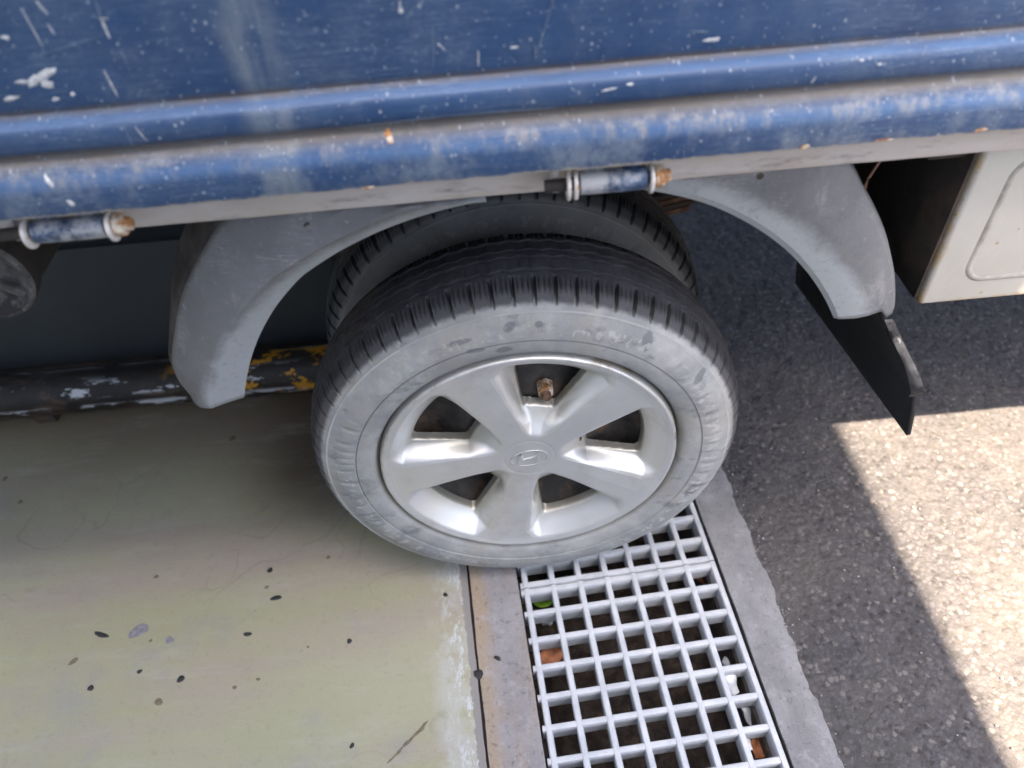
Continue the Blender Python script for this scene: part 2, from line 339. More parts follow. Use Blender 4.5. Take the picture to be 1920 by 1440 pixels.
def tube(name, pts, rad, mat, parent=None, n=20, caps=True, smooth=50, bm=None):
    """swept round section along pts, rad is a number or a list"""
    pts = [Vector(p) for p in pts]; V = []; k = len(pts)
    up = Vector((0, 0, 1))
    for i, p in enumerate(pts):
        t = (pts[min(i+1, k-1)]-pts[max(i-1, 0)]).normalized()
        a = t.cross(up if abs(t.z) < .95 else Vector((1, 0, 0))).normalized(); b = a.cross(t)
        r_ = rad[i] if isinstance(rad, (list, tuple)) else rad
        for j in range(n):
            q = 2*math.pi*j/n; V.append(p+a*math.cos(q)*r_+b*math.sin(q)*r_)
    F = grid_faces(k, n, False, True)
    if caps: F += [tuple(range(n)), tuple(range((k-1)*n, k*n))[::-1]]
    return mesh(name, V, F, mat, parent, smooth)
def lathe_y(name, prof, mat, parent=None, n=96, loc=(0, 0, 0), smooth=40, caps=False):
    """prof = [(radius, y)], spun about the Y axis"""
    V = []
    for i in range(n):
        q = 2*math.pi*i/n
        for r_, y in prof: V.append((r_*math.cos(q), y, r_*math.sin(q)))
    F = grid_faces(n, len(prof), True, False)
    if caps: F += [tuple(i*len(prof) for i in range(n)), tuple(i*len(prof)+len(prof)-1 for i in range(n))[::-1]]
    o = mesh(name, V, F, mat, parent, smooth); o.location = loc; return o
def tag(o, label=None, cat=None, group=None, kind=None):
    if label: o['label'] = label
    if cat: o['category'] = cat
    if group: o['group'] = group
    if kind: o['kind'] = kind
    return o
def empty(name, loc=(0, 0, 0), parent=None):
    o = bpy.data.objects.new(name, None); o.location = loc; o.empty_display_size = .1; C.objects.link(o)
    if parent: o.parent = parent
    return o
def jag(x, s=1., seed=0.):
    return s*(math.sin(x*7.1+seed)+.6*math.sin(x*17.3+seed*2.1+1)+.45*math.sin(x*41.7+seed*3.3+2)+.3*math.sin(x*97+seed)+.25*math.sin(x*211+seed*5))/2.6

# ------------------------------------------------------------------ ground (the drain runs at a slight angle to the truck)
PSI = .05602; GX, GY = -.01858, -.0205; P = .0424
cs, sn = math.cos(PSI), math.sin(PSI)
def g2w(a, b, z=0.): return (GX+a*cs-b*sn, GY+a*sn+b*cs, z)
ys = sorted(set([-60, -20, -6, -2.5] + [round(-1.4+i*.008, 4) for i in range(351)] + [2.5, 6, 20, 60]))
def sheet(name, fa, fb, z, mat, thick=.12, nx=2):
    V = []; F = []
    for b in ys:
        a0, a1 = fa(b), fb(b)
        V += [g2w(a0, b, z), g2w(a1, b, z), g2w(a0, b, z-thick), g2w(a1, b, z-thick)]
    for i in range(len(ys)-1):
        k = i*4; F += [(k, k+1, k+5, k+4), (k+2, k, k+4, k+6), (k+1, k+3, k+7, k+5)]
    return mesh(name, V, F, mat)
inr = lambda b: 1. if abs(b) < 1.45 else 0.
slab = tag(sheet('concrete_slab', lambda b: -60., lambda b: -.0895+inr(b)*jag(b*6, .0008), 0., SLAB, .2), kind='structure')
slabB = tag(sheet('drain_edging_left', lambda b: -.0855+inr(b)*jag(b*5, .0009, 2), lambda b: -.0115+inr(b)*jag(b*3, .0006, 4), -.0006, CONC_L, .2), kind='structure')
edgR = tag(sheet('drain_edging_right', lambda b: .306+inr(b)*jag(b*3, .001, 3), lambda b: .3695+inr(b)*jag(b*1.6, .004, 1)+inr(b)*jag(b*9, .0022, 5)+inr(b)*rng.uniform(-.0016, .0016), .0, CONC_R, .2), kind='structure')
def asph_surface():
    # fine near field with real lumps, coarse beyond
    xa = np.concatenate([np.arange(.345, 1.15, .006), [1.4, 2, 4, 10, 60]]); ya = np.concatenate([[-60, -10, -3, -1.2], np.arange(-.75, 1.7, .006), [2.2, 4, 10, 60]])
    A, B = np.meshgrid(xa, ya, indexing='ij')
    Z = np.full(A.shape, -.0045)
    near = (A < 1.15) & (B > -.75) & (B < 1.7)
    lump = nrng.normal(0, 1, A.shape); lump = (lump+np.roll(lump, 1, 0)+np.roll(lump, 1, 1)+np.roll(lump, (1, 1), (0, 1)))/4
    big = sum(np.sin(A*k1+B*k2+p)*h for k1, k2, p, h in ((9, 5, 0, .0012), (-7, 13, 1, .001), (23, 17, 2, .0006), (31, -27, 4, .0005)))
    Z = Z+near*(lump*.0019+big)
    V = np.stack([GX+A*cs-B*sn, GY+A*sn+B*cs, Z], -1).reshape(-1, 3)
    return mesh('asphalt_road', V, grid_faces(len(xa), len(ya)), ASPH, None, 60)
tag(asph_surface(), kind='structure')
# bottom of the joint and the trench with its silt
jf = []; tag(mesh('joint_filler', [g2w(-.095, -60, -.009), g2w(-.08, -60, -.009), g2w(-.08, 60, -.009), g2w(-.095, 60, -.009)], [(0, 1, 2, 3)], SPOTM), kind='structure')
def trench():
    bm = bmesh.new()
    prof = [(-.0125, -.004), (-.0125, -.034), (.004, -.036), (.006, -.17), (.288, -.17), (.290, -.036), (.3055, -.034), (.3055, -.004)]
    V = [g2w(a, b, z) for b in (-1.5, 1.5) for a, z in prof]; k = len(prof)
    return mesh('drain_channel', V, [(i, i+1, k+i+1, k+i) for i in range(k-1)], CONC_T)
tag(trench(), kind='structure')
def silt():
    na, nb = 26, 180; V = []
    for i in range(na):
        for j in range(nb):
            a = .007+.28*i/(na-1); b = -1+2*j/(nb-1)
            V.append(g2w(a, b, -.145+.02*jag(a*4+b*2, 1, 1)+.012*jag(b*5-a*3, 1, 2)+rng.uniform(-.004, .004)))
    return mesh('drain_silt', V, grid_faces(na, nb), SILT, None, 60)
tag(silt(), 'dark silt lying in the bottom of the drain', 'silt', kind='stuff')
def pebbles(n=700):
    V = []; F = []
    for k in range(n):
        if k < 420: x, y = rng.uniform(.40, 1.1), rng.uniform(-.45, 1.1)
        elif k < 620: x, y = g2w(.372+rng.gauss(0, .012), rng.uniform(-.5, .5))[:2]
        else: x, y = rng.uniform(-.9, -.12), rng.uniform(-.3, .45)
        s = rng.uniform(.0006, .0019) if k < 620 else rng.uniform(.0004, .0009)
        z = -.003 if k < 620 else .0002
        o = len(V); q = rng.uniform(0, 6.28)
        for dx, dy, dz in ((1, 0, 0), (.3, 1, .1), (-1, .2, 0), (-.2, -1, .1), (.1, .1, .9), (0, 0, -.6)):
            j = rng.uniform(.75, 1.25)
            V.append((x+s*j*(dx*math.cos(q)-dy*math.sin(q)), y+s*j*(dx*math.sin(q)+dy*math.cos(q)), z+s*(dz+.3)))
        F += [tuple(o+i for i in t) for t in ((0, 1, 4), (1, 2, 4), (2, 3, 4), (3, 0, 4), (1, 0, 5), (2, 1, 5), (3, 2, 5), (0, 3, 5))]
    return mesh('loose_grit', V, F, STONE)
tag(pebbles(), 'loose grit scattered over the asphalt and slab', 'grit', kind='stuff')

# marks on the slab: chips and drops with a rim of their own
SPOTS = [(-0.6756,-0.0305,0.0144,0.0042,-25),(-0.6185,-0.0298,0.0152,0.0119,30),(-0.5665,-0.0502,0.0075,0.0063,0),(-0.4290,0.0546,0.0057,0.0045,30),(-0.4118,0.0036,0.0094,0.0047,0),(-0.4472,-0.0530,0.0066,0.0040,0),(-0.6660,-0.1137,0.0056,0.0046,20),(-0.5347,-0.1133,0.0064,0.0054,0),(-0.5997,-0.0957,0.0041,0.0038,0),(-0.5593,-0.1441,0.0063,0.0060,0),(-0.2901,-0.0801,0.0045,0.0042,0),(-0.2753,-0.2307,0.0044,0.0031,45),(-0.6148,0.0630,0.0040,0.0041,0),(-0.4196,-0.1251,0.0036,0.0024,0),(-0.7057,-0.0696,0.0091,0.0040,40),(-0.5434,0.3470,0.0062,0.0068,0),(-0.0991,-0.1494,0.0069,0.0085,0),(-0.0704,-0.1286,0.0066,0.0032,-30),(-0.9521,0.3003,0.0046,0.0062,0),(-0.4296,0.0241,0.0035,0.0034,0),(-0.1449,-0.0191,0.0038,0.0041,0),(-0.4522,-0.1339,0.0039,0.0028,0),(-0.5954,-0.0481,0.0025,0.0027,0),(-0.9027,0.2430,0.0040,0.0051,0),(-0.3517,-0.0830,0.0024,0.0021,0),(-0.3360,0.0681,0.0040,0.0035,0)]
def blob(name, x, y, a, b, rot, mat, parent, h=.0005, k=.13, seed=0):
    n = 22; V = [(x, y, h)]
    for lv, zz in ((.8, h), (1., 0.)):
        for i in range(n):
            t = 2*math.pi*i/n; s = lv*(1+k*math.sin(2*t+seed)+k*.7*math.sin(3*t+seed*2.3)+k*.4*math.sin(7*t+seed))
            px, py = a*s*math.cos(t), b*s*math.sin(t); c_, s_ = math.cos(R(rot)), math.sin(R(rot))
            V.append((x+px*c_-py*s_, y+px*s_+py*c_, zz))
    F = [(0, 1+i, 1+(i+1) % n) for i in range(n)] + [(1+i, 1+n+i, 1+n+(i+1) % n, 1+(i+1) % n) for i in range(n)]
    return mesh(name, V, F, mat, parent, 60)
for i, (x, y, a, b, rot) in enumerate(SPOTS):
    grey = i in (1, 2); brown = i in (9, 12, 13, 14, 15, 19, 21, 22, 23, 24, 25, 18)
    par = slabB if i in (16, 17) else slab
    blob('stain_spot', x, y, a*.92, b*.92, rot, SPOTG if grey else SPOTB if brown else SPOTM, par, .0006 if not brown else .0004, .11, i*1.7)
for t in range(5):                                                                 # rubber smear towards the joint
    blob('scuff_mark', -.180-.010*t, -.2165-.009*t, .010-.0008*t, .0028-.0003*t, 41, SPOTB, slab, .0004, .25, t*2.)

# ------------------------------------------------------------------ drain grates
def bar(name, a, b, wt, wb, zt, zb, mat, parent, along, bev=.0012):
    """moulded bar from a to b (grate coordinates along its axis): tapered section with a rounded top"""
    sec = [(-wb/2, zb), (-wt/2*.86, zt-.012), (-wt/2, zt-.003), (-wt/2+.0014, zt-.0005), (0, zt), (wt/2-.0014, zt-.0005), (wt/2, zt-.003), (wt/2*.86, zt-.012), (wb/2, zb)]
    (a0, b0), (a1, b1) = a, b; V = []
    for (aa, bb) in (a, b):
        for s, z in sec: V.append(g2w(aa+s, bb, z) if along == 'b' else g2w(aa, bb+s, z))
    k = len(sec); F = [(i, i+1, k+i+1, k+i) for i in range(k-1)] + [tuple(range(k))[::-1], tuple(range(k, 2*k)), (k-1, 0, k, 2*k-1)]
    bm = bmesh.new(); me = bpy.data.meshes.new(name); me.from_pydata(V, [], F); bm.from_mesh(me); bpy.data.meshes.remove(me)
    return frombm(name, bm, mat, parent, 50)
def grate(label, rows, seam):
    b0, b1 = (-P*rows, -seam) if seam > 0 else (-seam, P*rows)
    e = empty('drain_grate', g2w(.148, (b0+b1)/2, 0)); off = Vector(g2w(.148, (b0+b1)/2, 0))
    tag(e, label, 'grate', 'moulded drain grates end to end in the channel')
    for j in range(8):
        o = bar('long_bar', (j*P, b0), (j*P, b1), .0096, .0064, -.0010, -.034, FRP, e, 'b'); o.location = -off
    for i in range(rows+1):
        b = -i*P if seam > 0 else i*P
        if i == 0: b = -.0062 if seam > 0 else .0062
        o = bar('cross_bar', (-.0085, b), (7*P+.0040, b), .0098 if i else .0106, .0066, -.0022+rng.uniform(-.0002, .0002), -.033, FRP, e, 'a'); o.location = -off
    return e
grate('pale grey square-mesh drain grate in front of the tyre', 16, .0012)
grate('pale grey square-mesh drain grate running under the truck tyre', 22, -.0012)

def leaf(name, loc, l, wd, rot, mat, label, cat, curl=.25, tilt=0.):
    nu, nv = 9, 5; V = []
    for i in range(nu):
        s = i/(nu-1); hw = wd*math.sin(math.pi*min(1, s*.96+.02))**.8*(1-.3*s)
        for j in range(nv):
            t = (j/(nv-1)-.5)*2; V.append(((s-.5)*l, hw*t, curl*wd*t*t+curl*l*(s-.5)**2+.0006*rng.random()))
    n = len(V); V += [(x, y, z-.0006) for x, y, z in V]
    F = grid_faces(nu, nv)+[t[::-1] for t in grid_faces(nu, nv, off=n)]
    o = mesh(name, V, F, mat, None, 60); o.location = loc; o.rotation_euler = (tilt, tilt*.5, rot); tag(o, label, cat); return o
leaf('dry_leaf', (.009, -.110, -.055), .045, .016, .3, LEAFB, 'orange dry leaf caught below the left column of the near grate', 'leaf', .3, .3)
leaf('green_leaf', (.009, -.021, -.052), .036, .011, .2, LEAFG, 'small bright green leaf below the left corner of the near grate', 'leaf', .3, .1)
leaf('dry_leaf', (.278, -.268, -.055), .036, .015, 1.0, LEAFB, 'brown dry leaf below the lower right cells of the near grate', 'leaf', .35, .4)
leaf('dry_leaf', (.268, -.006, -.06), .03, .013, 2.0, LEAFB, 'reddish dry leaf in the top right cell of the near grate', 'leaf', .35, .4)
def scrap(loc, l, wd, rot, tilt, label):
    n = 14; V = []
    for i in range(9):
        s = i/8
        for j in range(n):
            q = 2*math.pi*j/n; k = (.35+.65*math.sin(math.pi*(.12+.8*s)))*(1+.12*math.sin(3*q+5*s))
            V.append(((s-.5)*l, wd*k*math.cos(q), wd*.42*k*math.sin(q)+.004*math.sin(6*s)))
    o = mesh('plastic_scrap', V, grid_faces(9, n, False, True)+[tuple(range(n))[::-1], tuple(range(8*n, 9*n))], SCRAP, None, 60)
    o.location = loc; o.rotation_euler = (0, tilt, rot); tag(o, label, 'scrap', 'plastic scraps in the drain'); return o
scrap((.262, -.185, -.030), .034, .010, -1.1, .55, 'crumpled white plastic scrap wedged in a right-hand cell of the grate')
scrap((.281, -.222, -.055), .042, .0085, -1.0, .5, 'narrow white plastic scrap lying just below the crumpled one')
scrap((.262, -.262, -.032), .030, .006, -1.3, .4, 'thin white plastic sliver nearest the lower right of the grate')
scrap((.280, -.136, -.075), .022, .008, .4, .2, 'small pale plastic bit deep in a right-hand cell of the grate')
scrap((.010, -.050, -.060), .018, .007, .4, .2, 'tiny pale plastic bit below the left cells of the grate')

# ------------------------------------------------------------------ pipe kerb and dark wall behind the truck
pp = empty('pipe_kerb', (-1.1, .462, 0)); tag(pp, 'black pipe kerb with peeling white and orange paint at the slab edge', 'kerb')
px = [-3.2+i*.02 for i in range(149)]
tube('pipe', [(x+1.1, jag(x*.5, .002),   .053+jag(x*.4, .0015, 2)) for x in px], .043, PIPE, pp, 28)
for x in (-2.9, -1.9, -.92, -.31):
    boxo('saddle', (x+1.1-.02, -.030, 0), (x+1.1+.02, .040, .02), DARKSTEEL, pp, .003)
frombm('back_plate', box(bmesh.new(), (-2.1, .045, 0), (.86, .060, .072), .004), DARKSTEEL, pp, 40)
wl = boxo('dark_plinth', (-6, .525, -.02), (-.31, 3.2, .33), WALLM, None, .012)
tag(wl, 'low dark slate painted plinth behind the pipe under the truck', 'plinth')

# ------------------------------------------------------------------ the truck
WZ = .28435
truck = empty('pickup_truck', (0, 0, 0)); tag(truck, 'blue drop-side pickup truck with a silver five-spoke wheel and grey fenders', 'truck')

# drop side: one pressed sheet
PROF = [(1.10, -.012), (1.10, -.030), (1.04, -.0302), (.96, -.0302), (.88, -.0302), (.835, -.030), (.8200, -.030), (.8165, -.0292), (.8135, -.0285), (.8115, -.0300), (.8095, -.0345), (.8072, -.0388), (.8052, -.0414), (.8025, -.0427), (.7960, -.0432), (.7915, -.0430), (.7885, -.0420), (.7862, -.0395), (.7845, -.0370), (.7830, -.0362), (.7815, -.0375), (.7795, -.0420), (.7775, -.0470), (.7748, -.0515), (.7710, -.0548), (.7660, -.0570), (.7600, -.0580), (.7520, -.0582), (.7440, -.0580), (.7412, -.0572), (.7398, -.0550), (.7394, -.0500), (.7394, -.0300)]
def surf_y(z): return float(np.interp(z, [p[0] for p in PROF[1:29]][::-1], [p[1] for p in PROF[1:29]][::-1]))
def dropside():
    xs = np.arange(-1.6, 1.6001, .01); V = []
    for x in xs:
        for z, y in PROF:
            lo = max(0, min(1, (.80-z)/.06))
            V.append((x, y+jag(x*1.1, .0008, z*9)+jag(x*.5, .0008, 1), z+lo*jag(x*2.2, .0009, 3)))
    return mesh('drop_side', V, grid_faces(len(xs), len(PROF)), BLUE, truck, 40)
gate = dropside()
def paint_chip(x0, z0, x1, z1, wpx, faint):
    wd = wpx*.00028; d = Vector((x1-x0, z1-z0)); L = d.length; d.normalize(); nn = Vector((-d.y, d.x)); n = max(6, int(L/.004)); V = []
    for i in range(n+1):
        s = i/n; hw = wd*(.35+.65*math.sin(math.pi*min(.98, max(.02, s)))**.5)*rng.uniform(.65, 1.25)
        c_ = Vector((x0, z0))+d*L*s+nn*rng.uniform(-.15, .15)*wd
        for k, t in ((-1, .0001), (-.6, .0004), (.6, .0004), (1, .0001)):
            q = c_+nn*hw*k; V.append((q.x, surf_y(q.y)-t-.0009, q.y))
    return mesh('paint_scratch', V, grid_faces(n+1, 4), CHIPF if faint else CHIP, gate, 60)
SEGS = [(-0.3341,0.8860,-0.3325,0.8621,1.6),(-0.3221,0.8926,-0.3186,0.8835,2.0),(-0.3218,0.8772,-0.3204,0.8698,2.0),(-0.2826,0.8894,-0.2845,0.8753,1.6),(-0.2840,0.8765,-0.2840,0.8642,3.5),(-0.2979,0.8423,-0.2963,0.8218,2.2),(-0.2800,0.8538,-0.2794,0.8460,1.2),(-0.2959,0.8045,-0.2946,0.7904,1.4),(-0.2878,0.8033,-0.2831,0.7911,1.6),(-0.3472,0.8544,-0.2864,0.8669,0.8),(-0.2859,0.8779,-0.2788,0.8770,1.2),(-0.0529,0.8537,-0.0570,0.8226,1.3),(-0.0214,0.8330,-0.0225,0.8210,1.8),(0.0355,0.8637,0.0219,0.8239,1.4),(0.0216,0.8333,0.0212,0.8226,1.8),(0.0705,0.7990,0.0822,0.8007,2.6),(0.0899,0.8025,0.0954,0.8026,2.4),(0.0027,0.8329,0.0088,0.8328,2.6),(-0.0740,0.8726,-0.0752,0.8654,2.0),(-0.1341,0.7858,-0.0494,0.7902,1.2),(-0.0494,0.7902,0.0345,0.7888,1.2),(-0.0513,0.8408,-0.0460,0.8351,1.6),(0.1494,0.8254,0.1622,0.8264,4.5),(0.1395,0.8338,0.1526,0.8321,1.6),(0.2366,0.7904,0.2388,0.7959,2.5),(0.2858,0.8013,0.2894,0.8011,3.0),(0.3199,0.8045,0.3257,0.8094,1.5),(0.2712,0.8050,0.2746,0.8048,2.2)]
for i, s in enumerate(SEGS): paint_chip(*s, faint=i in (9, 11, 13, 3, 6, 7, 14, 23, 19, 20, 26))
def blotch(x, z, a, b, rot, seed, name='paint_chip', mat=None):
    n = 40; V = [(x, surf_y(z)-.0012, z)]
    for lv, t in ((.85, .0012), (1., .0009)):
        for i in range(n):
            q = 2*math.pi*i/n; s = lv*(1+.3*math.sin(q+seed)+.3*math.sin(2*q+seed*1.7)+.16*math.sin(3*q+seed*2)+.10*math.sin(7*q+seed*3)+.09*math.sin(13*q+seed))
            u, v = a*s*math.cos(q), b*s*math.sin(q); c_, s_ = math.cos(R(rot)), math.sin(R(rot))
            xx, zz = x+u*c_-v*s_, z+u*s_+v*c_; V.append((xx, surf_y(zz)-t, zz))
    return mesh(name, V, [(0, 1+i, 1+(i+1) % n) for i in range(n)]+[(1+i, 1+n+i, 1+n+(i+1) % n, 1+(i+1) % n) for i in range(n)], mat or CHIP, gate, 60)
for a in ((-.3480, .8392, .0105, .0038, 24, 1.), (-.3605, .8388, .006, .0014, 5, 2.), (-.3425, .8362, .0055, .0022, -15, 3.), (-.3725, .8277, .0052, .0018, 0, 4.), (-.3416, .8240, .0022, .0016, 20, 5.), (-.3545, .8700, .003, .0014, 0, 6.), (-.3285, .8262, .0018, .0012, 0, 7.), (-.3660, .7715, .002, .004, 20, 2.), (-.3560, .752, .0018, .004, 15, 1.), (-.075, .8655, .0014, .002, 0, 8.), (.1565, .8258, .0045, .0014, 6, 9.)):
    blotch(*a)
for a in ((-.0985, .7790, .0030, .0028, 0, 2.), (.2374, .7448, .003, .0022, 0, 4.), (.3832, .7455, .004, .0018, 10, 5.), (.30, .744, .006, .0012, 2, 1.), (-.12, .7430, .006, .0010, 0, 3.)): blotch(*a, name='rust_spot', mat=RUSTB)

# hinges under the drop side
def hinge(x0, x1, double):
    y, z = -.0445, .7205
    tube('hinge_tube', [(x0+(x1-x0)*i/8, y, z) for i in range(9)], [.0098]+[.0101]*7+[.0098], HINGE, gate, 24)
    for x in ([x0-.004, x0-.010] if double else [x0-.0055])+[x1+.0045]:
        tube('washer', [(x-.0016, y, z-.001), (x-.0010, y, z-.001), (x+.0010, y, z-.001), (x+.0016, y, z-.001)], [.0120, .0129, .0129, .0120], WASH, gate, 24)
    bm = bmesh.new(); k = bmesh.ops.create_cone(bm, cap_ends=True, segments=6, radius1=.0108, radius2=.0100, depth=.0085)['verts']
    bmesh.ops.bevel(bm, geom=bm.edges[:], offset=.0009, segments=2, affect='EDGES')
    bmesh.ops.transform(bm, matrix=Matrix.Translation((x1+.0115, y, z))@Matrix.Rotation(R(90), 4, 'Y')@Matrix.Rotation(R(12), 4, 'Z'), verts=bm.verts)
    frombm('hinge_bolt', bm, RUSTB, gate, 35)
    tube('bolt_end', [(x1+.0155, y, z), (x1+.0205, y, z), (x1+.0215, y, z)], [.0058, .0058, .0045], RUSTB, gate, 12)
    tube('hinge_pin', [(x0-.030, y, z), (x1+.01, y, z)], .0055, DARKSTEEL, gate, 12)
    for x in (x0+.012, x1-.012):                                                     # knuckle straps up to the drop side
        boxo('hinge_strap', (x-.008, y+.002, z+.008), (x+.008, y+.010, .7396), HINGE, gate, .0008)
    for x in (x0-.020, x1+.003): boxo('hinge_bracket', (x-.003, y+.004, z-.010), (x+.003, -.021, z+.012), RAIL, gate, .0008)
hinge(-.4045, -.3450, False); hinge(.0545, .1105, True)
for xx in (-.95, .62): hinge(xx, xx+.058, True)

# bed edge rail with folded lips, floor and cross members
def rail():
    sec = [(-.0140, .7600), (-.0185, .7560), (-.0195, .7350), (-.0195, .7080), (-.0190, .7020), (-.0165, .6985), (-.0120, .6975), (.0300, .6975), (.0320, .7000), (.0320, .7600)]
    xs = np.arange(-1.6, 1.601, .02); V = [(x, y+jag(x*1.3, .0006, z), z+jag(x, .0005, 4)) for x in xs for y, z in sec]
    return mesh('bed_rail', V, grid_faces(len(xs), len(sec), False, True), RAIL, truck, 35)
rail()
boxo('bed_floor', (-1.6, .034, .728), (1.6, 1.58, .745), DARKSTEEL, truck, .003)
for x in (-1.3, -.75, -.46, .44, .95, 1.45): boxo('cross_member', (x-.03, .036, .66), (x+.03, 1.55, .7265), DARKSTEEL, truck, .004)
for y in (.42, 1.12): boxo('chassis_rail', (-1.6, y, .50), (1.6, y+.07, .658), DARKSTEEL, truck, .006)
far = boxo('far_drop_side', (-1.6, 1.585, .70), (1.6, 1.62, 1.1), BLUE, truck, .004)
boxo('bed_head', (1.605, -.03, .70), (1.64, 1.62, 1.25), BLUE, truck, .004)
for k in range(5):                                                                  # leaf spring pack
    hl = .58-.09*k
    V = []; N = 25
    for i in range(N):
        x = -hl+2*hl*i/(N-1); z = .36-.011*k+.11*(x/.58)**2
        V += [(x, .445, z), (x, .505, z), (x, .505, z-.009), (x, .445, z-.009)]
    mesh('spring_leaf', V, grid_faces(N, 4, False, True)+[(0, 1, 2, 3), tuple(range(4*N-4, 4*N))[::-1]], RUSTY if k % 2 else DARKSTEEL, truck, 40)
tube('axle', [(0, .13, WZ), (0, .40, WZ), (0, .62, WZ), (0, .75, WZ), (0, .85, WZ), (0, .95, WZ), (0, 1.3, WZ)], [.045, .045, .05, .12, .13, .11, .05], DARKSTEEL, truck, 24)
boxo('frame_brace', (.30, .56, .285), (1.2, .60, .315), RUSTY, truck, .004)

# ------------------------------------------------------------------ rear wheel
wheel_prof = [(.058, .060), (.064, .052), (.085, .050), (.105, .062), (.128, .070), (.150, .062), (.158, .050), (.163, .030), (.176, .020), (.186, .013), (.189, .016), (.1875, .022), (.178, .030), (.170, .040), (.165, .07), (.165, .11), (.182, .135)]
wheel = lathe_y('wheel', wheel_prof, BRAKE, truck, 96, (0, 0, WZ), 40)
tag(wheel)
NB = 75; SEG = NB*12
def tyre(name, y0, mirror, seed, par, mat):
    half = [(.1855, .020), (.1885, .0165), (.1935, .0150), (.1968, .0120), (.1982, .0040), (.2010, .0000), (.2065, -.0018), (.2130, -.0035), (.2205, -.0048), (.2222, -.0048), (.2232, -.0040), (.2245, -.0056), (.2320, -.0060), (.2390, -.0055), (.2450, -.0042), (.2500, -.0025), (.2545, -.0005), (.2580, .0014), (.2600, .0015), (.2612, .0034), (.2640, .0054), (.2672, .0082), (.2700, .0112), (.2725, .0145), (.2748, .0182), (.2770, .0225), (.2790, .0275), (.2803, .0320), (.2812, .0355)]
    tread = [(.2818, .0385), (.2822, .0410), (.2790, .0425), (.2790, .0447), (.2826, .0462), (.2836, .0520), (.2842, .0580), (.2844, .0612), (.2800, .0625), (.2800, .0650), (.2846, .0664), (.2849, .0700)]
    W = .140
    pr = half+tread; pr = pr+[(r_, W-y) for r_, y in pr[-2::-1]]
    pr = np.array(pr); n = len(pr)
    th = np.arange(SEG)*2*math.pi/SEG
    Rr = np.repeat(pr[None, :, 0], SEG, 0); Y = np.repeat(pr[None, :, 1], SEG, 0)
    ph = (np.arange(SEG) % 12)
    side = np.minimum(pr[:, 1], W-pr[:, 1])
    sh = (side > .0048) & (side < .0375) & (pr[:, 0] > .2605)
    deep = np.where(np.isin(ph, (0, 1)), 1., 0.)
    sipe = np.where(np.isin(ph, (4, 7, 10)), .35, 0.)
    prof_d = np.clip((side-.0045)/.008, 0, 1)*np.clip((.0375-side)/.006, 0, 1)
    Rr -= (deep[:, None]*.0082+sipe[:, None]*.0055*(side > .017))*(sh*prof_d)[None, :]
    # zigzag of the circumferential grooves and staggered sipes on the ribs
    zz = np.where(ph < 6, ph-3, 9-ph)/3.
    gr = (side > .037) & (side < .069)
    Y += (zz[:, None]*.0018)*gr[None, :]*np.where(pr[:, 1] < W/2, 1, -1)[None, :]
    rib = (side > .047) & (side < .061)
    Rr -= np.where(np.isin(ph, (2, 8)), .0012, 0)[:, None]*rib[None, :]
    # moulded sidewall band: raised blocks of blurred lettering
    band = (pr[:, 0] > .2300) & (pr[:, 0] < .2460) & (pr[:, 1] < W/2)
    lt = np.zeros(SEG); lr = random.Random(seed); k = 0
    while k < SEG-8:
        a = k/SEG*360
        if 150 < a < 236 or -30 % 360 < a or a < 45:
            wd = lr.choice((5, 7, 9, 12)); lt[k:k+wd] = 1; k += wd+lr.choice((2, 3, 4))
        else: k += 10
    Y -= lt[:, None]*band[None, :]*.0009
    X = Rr*np.cos(th)[:, None]; Z = Rr*np.sin(th)[:, None]
    fl = -WZ+.0006; low = Z < fl
    Y = np.where(Z < fl+.03, Y+np.where(Y < W/2, -1, 1)*np.clip((fl+.03-Z)/.03, 0, 1)**2*.004*(np.abs(Y-W/2) > .03), Y)
    Z = np.maximum(Z, fl)
    if mirror: Y = W-Y
    V = np.stack([X, Y+y0, Z], -1).reshape(-1, 3)
    return mesh(name, V, grid_faces(SEG, n, True, False), mat, par, 38)
tyre('tyre', 0., False, 3, wheel, RUBBER)
ti = tyre('tyre', 0., True, 5, wheel, RUBBER2); ti.location = (0, .206, 0); ti.rotation_euler = (0, R(4.8*29), 0)
lathe_y('inner_wheel', [(.184, .222), (.168, .235), (.165, .30), (.10, .29), (.05, .29)], DARKSTEEL, wheel, 64)
lathe_y('brake_drum', [(.0, .085), (.10, .085), (.118, .092), (.122, .10), (.122, .17)], BRAKE, wheel, 64)

